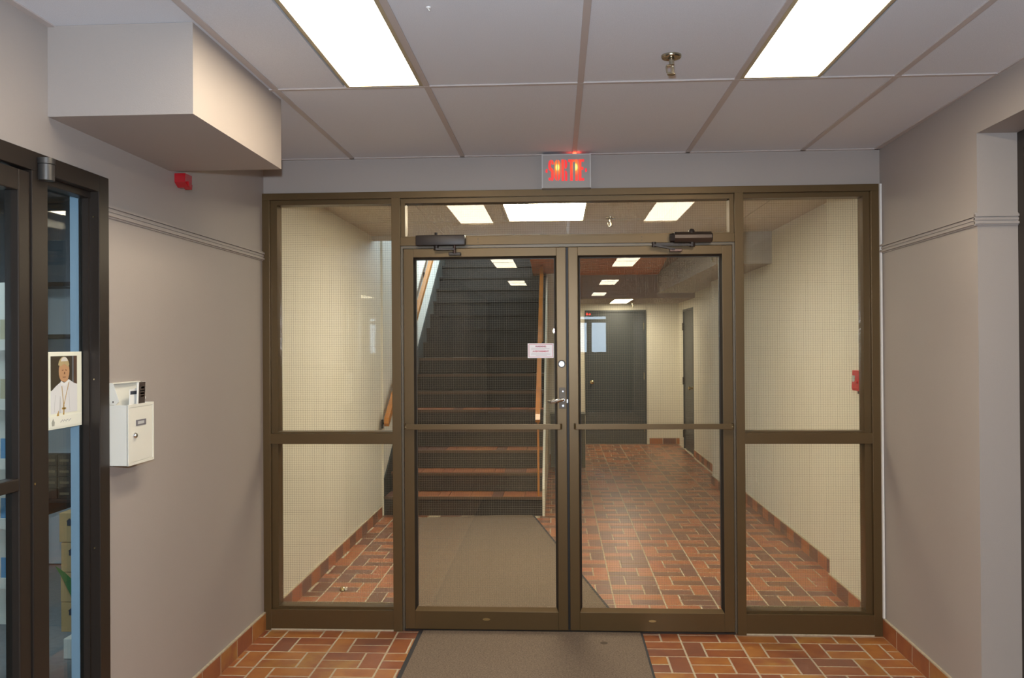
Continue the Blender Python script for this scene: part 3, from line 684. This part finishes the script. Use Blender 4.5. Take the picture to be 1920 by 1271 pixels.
t = thing('waste_bin', 'grey green metal cabinet standing on the corridor floor beyond the stairs', 'cabinet', loc=(.11, 6.3, 0))
t.name = 'metal_cabinet'
box('body', (-.10, 6.17, .0, .335, 6.50, .66), M_bin, t, .004); box('lid', (-.106, 6.16, .66, .341, 6.51, .675), M_bin, t, .003); box('door_panel', (-.07, 6.160, .04, .295, 6.168, .64), mat('cabinet_green', (.085, .085, .066), .5), t, .002); settle(t)
t = thing('fire_alarm_pull_station', 'red fire alarm pull station on the cream wall behind the right sidelight glass', 'fire alarm', loc=(1.69, .29, 1.34))
MB().prism([(1.712, 1.285), (1.685, 1.285), (1.680, 1.30), (1.684, 1.40), (1.712, 1.402)], .215, .335, 'y').build('housing', M_red, t)
box('label_plate', (1.6795, .285, 1.335, 1.6835, .325, 1.372), mat('label_grey', (.42, .45, .42), .5), t); box('pull_handle', (1.672, .235, 1.328, 1.684, .275, 1.342), M_red, t, .002)
box('back_box', (1.700, .225, 1.268, 1.712, .30, 1.286), M_black, t); settle(t)
t = thing('wall_outlet', 'cream electrical outlet plate low on the right corridor wall', 'outlet', loc=(1.83, 3.36, .3))
box('plate', (1.824, 3.32, .255, 1.830, 3.40, .375), M_cream, t, .002); box('socket', (1.822, 3.345, .27, 1.825, 3.375, .305), M_white, t); box('socket', (1.822, 3.345, .325, 1.825, 3.375, .36), M_white, t); settle(t)
t = thing('motion_detector', 'small motion detector on the bulkhead seen in the top corner of the right door', 'detector', loc=(1.35, 2.9, 2.3))
MB().prism([(2.84, 2.33), (2.90, 2.33), (2.90, 2.28), (2.87, 2.262), (2.84, 2.28)], 1.340, 1.36, 'x').build('housing', mat('detector_grey', (.5, .52, .46), .5), t)
MB().box(1.336, 2.838, 2.322, 1.3405, 2.902, 2.334).box(1.336, 2.838, 2.275, 1.3405, 2.846, 2.334).build('dark_edge', M_black, t); settle(t)
t = thing('door_stop', 'small brass dome door stop on the corridor tiles behind the left sidelight', 'door stop', loc=(-1.378, .731, 0))
MB().lathe((-1.378, .731, 0), (0, 0, 1), [(.020, 0), (.022, .004), (.018, .016), (.010, .024), (0, .026)], 18).build('dome', M_brass, t, True)
MB().box(-1.362, .715, .004, -1.352, .747, .020, .002).build('rubber_pad', M_white, t); settle(t)
# ================================================================== LEFT WALL THINGS
t = thing('fire_alarm_strobe', 'red fire alarm strobe on the left wall just under the boxed soffit', 'fire alarm', loc=(-1.60, -1.08, 2.27))
MB().prism([(-1.118, 2.30), (-1.118, 2.262), (-1.085, 2.244), (-1.055, 2.244), (-1.050, 2.30)], -1.625, -1.578, 'x').build('housing', M_redlens, t)
MB().prism([(-1.103, 2.268), (-1.095, 2.250), (-1.068, 2.238), (-1.064, 2.258)], -1.60, -1.570, 'x').build('lens', M_redlens, t); settle(t)
# mailbox: wall plane x=-1.625, front x=-1.553
t = thing('wall_mailbox', 'white metal mailbox with open lid on the left wall beside the dark shop door frame', 'mailbox', loc=(-1.59, -1.56, 1.13))
y0, y1, z0, z1, xf = -1.664, -1.466, 1.131, 1.352, -1.556
b = MB().box(-1.6245, y0, z0, xf, y0 + .0015, z1).box(-1.6245, y1 - .0015, z0, xf, y1, z1).box(-1.6245, y0, z0, -1.622, y1, z1 + .015).box(-1.6245, y0, z0, xf, y1, z0 + .0015).box(xf - .0015, y0, z0, xf, y1, z1)
b.build('body', M_white, t)
fp = MB(); e = .010
fp.box(xf, y0, z0, xf + .004, y0 + e, z1).box(xf, y1 - e, z0, xf + .004, y1, z1).box(xf, y0 + e, z1 - e, xf + .004, y1 - e, z1).box(xf, y0 + e, z0, xf + .004, y1 - e, z0 + e); fp.build('front_frame', M_white, t)
dr = box('front_door', (xf, y0 + e + .0022, z0 + e + .0022, xf + .0030, y1 - e - .0022, z1 - e - .0022), M_white, t, .001)
box('name_slot', (xf + .0032, -1.606, 1.272, xf + .0055, -1.532, 1.293), mat('slot_grey', (.16, .15, .17), .4), dr); box('name_card', (xf + .0053, -1.596, 1.277, xf + .0058, -1.548, 1.288), mat('slot_light', (.5, .5, .5), .4), dr)
MB().lathe((xf + .0035, -1.619, 1.238), (1, 0, 0), [(.011, 0), (.011, .004), (.008, .009), (0, .010)], 16).build('lock', M_chrome, dr, True)
b = MB()  # open lid leaning on the wall: back panel and two triangular cheeks
b.box(-1.6245, y0 - .002, 1.362, -1.621, y1 + .006, 1.432).box(-1.621, y0, 1.428, -1.608, y1 + .004, 1.432)
for yy in (y0 - .001, y1 + .003): b.prism([(-1.6245, 1.355), (-1.600, 1.352), (-1.585, 1.365), (-1.590, 1.380), (-1.608, 1.432), (-1.6245, 1.432)], yy, yy + .0018, 'y')
b.build('lid', M_white, t); MB().tube((-1.607, y0 - .0015, 1.364), (-1.607, y0 - .004, 1.364), .0025, 8).build('lid_rivet', M_black, t)
settle(t)
def leaflet(name, label, y, yw, zt_, lean, ms, dx):
    t = thing(name, label, 'leaflet', loc=(dx, y, 1.30)); b = MB(); k = lean
    b.prism([(y, 1.17), (y + yw, 1.17), (y + yw + k, zt_), (y + k, zt_ - .004)], dx - .003, dx, 'x'); b.build('paper', M_paper, t)
    f = lambda u, z: (y + u + k * (z - 1.17) / (zt_ - 1.17), z)
    b = MB(); 
    for (u0, u1, a, c, mi) in ms:
        b.mi = mi; b.prism([f(u0, a), f(u1, a), f(u1, c), f(u0, c)], dx, dx + .0005, 'x')
    b.build('printed_panel', [M_ink, mat('print_orange', (.45, .16, .05), .5), mat('print_white', (.6, .6, .58), .5), mat('print_dark', (.05, .035, .03), .5)], t); settle(t)
leaflet('leaflet', 'folded white leaflet with dark blue stripe in the open mailbox, left one', -1.600, .060, 1.408, .022, [(.002, .058, 1.385, 1.398, 0)], -1.588)
leaflet('leaflet', 'dark printed leaflet sticking up from the open mailbox, right one', -1.568, .062, 1.432, .020, [(.010, .060, 1.32, 1.430, 3), (.026, .052, 1.405, 1.412, 2), (.020, .056, 1.395, 1.399, 2), (.022, .054, 1.384, 1.390, 1), (.026, .050, 1.374, 1.379, 1)], -1.574)
# ---- shop front: dark frame with sidelight and glass door
sf = thing('shop_front', '', '', loc=(-1.62, -2, 0)); sf.name = 'window_2'; S(sf, 'dark bronze glazed shop front in the left wall')
X0, X1 = -1.68, -1.605
def sfb(name, ya, yb, za, zb_, x0=X0, x1=X1, m_=M_black, bev=.002): return box(name, (x0, ya, za, x1, yb, zb_), m_, sf, bev)
sfb('jamb', -1.760, -1.694, 0, 2.167); sfb('head', -4.39, -1.760, 2.108, 2.167); sfb('mullion', -2.146, -2.065, 0, 2.108); sfb('jamb', -4.39, -4.32, 0, 2.108)
sfb('head_stop', -2.065, -1.760, 2.085, 2.108, -1.68, -1.635); sfb('jamb_stop', -1.768, -1.760, 0, 2.085, -1.66, -1.640, bev=0); sfb('sill', -2.065, -1.760, 0, .06)
box('glass_pane', (-1.672, -2.066, .06, -1.666, -1.760, 2.086), M_glass2, sf)
b = MB()
for z in (1.45, .86, 2.02): b.tube((-1.625, -1.7605, z), (-1.625, -1.7625, z), .003, 8)
b.tube((-1.606, -2.138, 1.145), (-1.6035, -2.138, 1.145), .004, 8)
b.build('screw', M_brass, sf)
box('inner_casing', (-1.711, -1.760, .0, -1.6805, -1.70, 2.10), M_blue, sf)  # casing strip in an even pale blue
MB().tube((-1.590, -2.098, 2.083), (-1.590, -2.098, 2.132), .0245, 24).tube((-1.590, -2.098, 2.134), (-1.590, -2.098, 2.152), .0255, 24).build('pivot_hinge', mat('dark_steel_hinge', (.10, .095, .09), .35, .7), sf, True)
settle(sf)
d = thing('door_5', 'dark bronze glass shop door in the left wall', 'door', kind='structure', loc=(-1.65, -2.6, 0)); del d['category']
dd = lambda name, ya, yb, za, zb_: box(name, (-1.655, ya, za, -1.610, yb, zb_), M_black, d, .004)
dd('stile', -2.205, -2.149, .01, 2.10); dd('stile', -3.06, -2.99, .01, 2.10); dd('top_rail', -2.99, -2.205, 2.035, 2.10); dd('bottom_rail', -2.99, -2.205, .01, .16); dd('middle_rail', -2.99, -2.205, 1.135, 1.172)
box('glass_pane', (-1.640, -2.99, .16, -1.634, -2.205, 2.035), M_glass2, d); settle(d)
# ---- portrait print on the sidelight glass
t = thing('portrait_print', 'portrait print of elderly man in white robes taped to the shop glass', 'poster', loc=(-1.66, -1.95, 1.30))
PX = -1.6640; ya, yb, za, zb_ = -1.971, -1.773, 1.292, 1.548
W_, H_ = yb - ya, zb_ - za
def pp(u, v): return (ya + u * W_, za + v * H_)
def flat(name, polys, m_, lvl, p=t):
    b = MB()
    for q in polys: b.prism([pp(*c) for c in q], PX, PX + .0003 + .0003 * lvl, 'x')
    return b.build(name, m_, p)
ell = lambda cx, cz, a, c, n=20, t0=0, t1=360: [(cx + a * math.cos(math.radians(t0 + (t1 - t0) * i / n)), cz + c * math.sin(math.radians(t0 + (t1 - t0) * i / n))) for i in range(n + (0 if t1 - t0 >= 360 else 1))]
M_fold = mat('photo_fold', (.50, .50, .49), .4)
flat('card', [[(0, 0), (1, 0), (1, 1), (0, 1)]], mat('cream_card', (.76, .76, .64), .4), 1)
flat('photo_background', [[(.07, .50), (.85, .50), (.85, .945), (.07, .945)]], mat('photo_dark', (.045, .035, .022), .4), 2)
flat('background_curtain', [[(.70, .56), (.745, .56), (.745, .945), (.70, .945)]], mat('photo_slate', (.13, .14, .15), .4), 3)
flat('background_wood', [[(.75, .56), (.85, .56), (.85, .945), (.75, .945)]], mat('photo_wood', (.09, .05, .03), .4), 3)
flat('robe', [[(.07, .20), (.85, .20), (.85, .565), (.74, .585), (.64, .62), (.54, .645), (.48, .62), (.36, .605), (.22, .555), (.07, .485)]], mat('photo_robe', (.66, .66, .66), .4), 4)
for fq in ([(.30, .20), (.34, .20), (.36, .33), (.345, .42), (.33, .42)], [(.62, .22), (.63, .22), (.60, .52), (.585, .52)], [(.16, .22), (.17, .22), (.20, .44), (.19, .44)]): flat('robe_fold', [fq], M_fold, 5)
flat('neck', [[(.40, .58), (.56, .58), (.58, .68), (.38, .68)]], mat('photo_neck', (.34, .18, .10), .4), 5)
flat('collar', [[(.36, .575), (.48, .55), (.60, .60), (.60, .635), (.48, .60), (.36, .62)]], mat('photo_collar', (.74, .74, .72), .4), 6)
flat('face', [ell(.455, .745, .155, .150)], mat('photo_skin', (.47, .27, .14), .4), 6)
flat('hair', [ell(.445, .79, .165, .145, 16, 15, 165) + [(.35, .81), (.45, .845), (.57, .80)]], mat('photo_hair', (.42, .33, .17), .4), 7)
flat('skull_cap', [ell(.455, .875, .10, .055, 12, 0, 180)], mat('photo_cap', (.62, .60, .55), .4), 8)
flat('facial_feature', [[(.385, .762), (.43, .768), (.43, .754), (.385, .750)], [(.485, .768), (.53, .762), (.53, .750), (.485, .754)], [(.45, .735), (.475, .735), (.478, .705), (.44, .705)], [(.405, .672), (.505, .672), (.49, .661), (.42, .661)]], mat('photo_shadow', (.20, .09, .05), .4), 8)
flat('gold_cross', [[(.425, .175), (.45, .175), (.45, .30), (.425, .30)], [(.385, .245), (.50, .245), (.50, .268), (.385, .268)], [(.43, .30), (.44, .30), (.385, .55), (.375, .55)], [(.435, .30), (.445, .30), (.60, .60), (.59, .60)], [(.24, .165), (.29, .165), (.28, .235)]], mat('photo_gold', (.40, .24, .05), .4), 8)
flat('caption_band', [[(.02, .02), (.98, .02), (.98, .165), (.02, .165)]], mat('cream_card2', (.76, .76, .66), .4), 6)
flat('crest', [[(.09, .045), (.16, .045), (.17, .09), (.125, .14), (.08, .09)]], mat('crest_grey', (.33, .33, .28), .4), 7)
flat('signature', [[(.34 + .04 * i, .085 + (.02 if i % 2 else 0)), (.37 + .04 * i, .10 + (.012 if i % 3 else 0)), (.37 + .04 * i, .092 + (.012 if i % 3 else 0)), (.34 + .04 * i, .076 + (.02 if i % 2 else 0))] for i in range(8)], mat('pen_ink', (.16, .16, .2), .4), 7)
settle(t)
# ---- right recess: black door frame
d = thing('door_6', 'black door frame in the recess of the right wall', 'door', kind='structure', loc=(1.9, -2.3, 0)); del d['category']
box('door_frame', (xa_ - .002, ac - .05, 0, xa_ + .03, ac, 2.405), M_black, d, .003); box('door_frame', (xa_ - .006, -3.6, 2.33, xa_ + .03, ac - .05, 2.405), M_black, d, .003)
box('door_leaf', (xa_, -3.59, .01, xa_ + .04, ac - .05, 2.33), M_black, d, .003); settle(d)
# ================================================================== SHOP INTERIOR (seen through the dark front)
b = MB().box(-5.5, -5.0, -.12, -1.76, 2.6, -.002); o = b.build('floor_shop', M_shopfloor); S(o, 'grey floor of the shop')
b = MB().box(-5.5, 1.35, -.05, -1.74, 1.45, 2.62).box(-5.6, -5, -.05, -5.5, 1.45, 2.62).box(-5.5, -5.1, -.05, -1.74, -5, 2.62).box(-1.76, -1.63, 0, -1.738, 1.35, 2.62)
o = b.build('wall_shop', M_shop); S(o, 'grey walls of the shop')
o = box('ceiling_shop', (-5.5, -5, 2.62, -1.74, 1.45, 2.7), M_shop); S(o, 'ceiling of the shop')
t = thing('display_shelf', 'wall shelf in the shop carrying small dark boxes', 'shelf', loc=(-2.95, .3, .66))
box('board', (-3.15, .12, .665, -2.68, .42, .685), M_black, t, .002); box('bracket', (-3.1, .30, .55, -3.08, 1.35, .665), M_black, t); box('bracket', (-2.76, .30, .55, -2.74, 1.35, .665), M_black, t); settle(t)
BX = mat('dark_box', (.03, .02, .012), .5); proto = None
for i in range(3):
    for j in range(4):
        o = MB().box(-.038, -.04, 0, .038, .04, .062, .001).build('product_box', BX); o.location = (-2.855 - i * .082, .18, .686 + j * .064)
        tag(o, 'dark product box on the shop shelf, %s in the %s pile' % (('lowest', 'second lowest', 'second highest', 'highest')[j], ('right', 'middle', 'left')[i]), 'box', 'dark product boxes on the shop shelf')
        box('box_label', (-.028, -.0412, .022, .028, -.0402, .036), mat('box_gold', (.12, .09, .05), .5), o) if j or i == 0 else None
for i in range(4):
    t = thing('cardboard_box', ('bottom', 'second from the bottom', 'third from the bottom', 'topmost')[i] + ' cardboard box of the stack behind the shop glass', 'box', 'stacked cardboard boxes in the shop', loc=(-2.4, -.25, .10 + i * .153))
    z = .102 + i * .153; dx = random.uniform(-.008, .008)
    box('carton', (-2.556 + dx, -.40, z, -2.20 + dx, -.10, z + .150), M_card, t, .002)
    c = -2.502 + dx; zz = z + .085
    MB().prism([(c - .012, zz), (c + .012, zz), (c + .012, zz + .022), (c + .017, zz + .022), (c, zz + .038), (c - .017, zz + .022), (c - .012, zz + .022)], -.4012, -.400, 'y').build('printed_house_mark', M_ink, t)
    box('tape', (-2.39 + dx, -.4008, z + .001, -2.35 + dx, -.400, z + .1505), mat('tape', (.5, .36, .18), .3), t); settle(t)
o = box('low_plinth', (-2.485, -.50, .0, -2.15, -.05, .1005), M_white, None, .003); tag(o, 'low white plinth under the stack of cardboard boxes', 'plinth')
t = thing('votive_candle', 'red glass candle jar on top of the stacked cardboard boxes', 'candle', loc=(-2.49, -.25, .71)); z = .102 + 3 * .153 + .151
MB().lathe((-2.485, -.25, z), (0, 0, 1), [(0, 0), (.036, 0), (.038, .01), (.038, .095), (.030, .108), (.030, .112)], 22).build('jar', M_redlens, t, True)
MB().lathe((-2.485, -.25, z + .112), (0, 0, 1), [(.033, 0), (.033, .016), (0, .017)], 22).build('lid', M_red, t, True); settle(t)
t = thing('potted_plant', 'green leafed plant half hidden beside the cardboard boxes', 'plant', loc=(-2.2, -.62, 0))
MB().lathe((-2.24, -.66, 0), (0, 0, 1), [(0, 0), (.06, 0), (.085, .16), (.078, .16), (.07, .14), (0, .14)], 20).build('pot', M_card, t, True)
for k, (dx, dz, dy) in enumerate(((-.20, .50, .02), (-.08, .62, .05), (.06, .60, -.03), (.14, .45, .04))):
    p0 = Vector((-2.24, -.66, .14)); p1 = p0 + Vector((dx, dy, dz - .14)); sd = Vector((.0, .0, 1)).cross(p1 - p0); sd = Vector((.7, .7, .15)).normalized(); b = MB(); L_ = []; R_ = []
    for i in range(7):
        u = i / 6; c = p0.lerp(p1, u) + Vector((0, 0, .06 * math.sin(PI * u))); wv = .022 * math.sin(PI * (.12 + .86 * u)); L_.append(c - sd * wv); R_.append(c + sd * wv)
    for i in range(6): b.quad([L_[i], R_[i], R_[i + 1], L_[i + 1]])
    o = b.build('leaf', M_leaf, t); md = o.modifiers.new('thick', 'SOLIDIFY'); md.thickness = .0015
settle(t)
t = thing('card_rack', 'white rack of small coloured cards behind the shop door glass', 'rack', loc=(-2.6, -.9, .4))
box('back_panel', (-2.80, -.89, .30, -2.445, -.875, 1.86), M_white, t); b = MB()
for x in (-2.80, -2.45): b.box(x, -.93, 0, x + .014, -.87, 1.88)
b.build('rack_frame', M_white, t)
for j in range(5):
    zz = 1.60 - j * .27; box('pocket', (-2.79, -.925, zz - .05, -2.45, -.92, zz), M_white, t)
    for i in range(4): box('card', (-2.785 + i * .085, -.915, zz - .045, -2.712 + i * .085, -.912, zz + .09), mat('card_tone', random.choice(((.12, .30, .5), (.4, .42, .6), (.5, .45, .3), (.15, .12, .1), (.55, .55, .55))), .4), t)
settle(t)
d = thing('door_7', 'white door at the back of the shop', 'door', kind='structure', loc=(-3.4, 1.3, 0)); del d['category']
box('door_leaf', (-4.05, 1.30, .01, -3.28, 1.345, 1.98), mat('shop_door', (.42, .45, .46), .5), d, .003)
MB().lathe((-3.47, 1.30, .86 - .5 + .0), (0, -1, 0), [(.028, 0), (.012, .01), (.026, .045), (.02, .06), (0, .062)], 16).build('door_knob', M_brass, d, True); settle(d)
t = thing('wall_shelf', 'dark empty shelf unit high on the back wall of the shop', 'shelf', loc=(-3.5, 1.2, 1.5))
for z in (1.20, 1.62, 1.98): box('shelf_board', (-4.1, 1.05, z, -3.0, 1.34, z + .03), M_black, t)
box('side_panel', (-3.02, 1.05, 1.20, -2.99, 1.34, 2.01), M_black, t); settle(t)
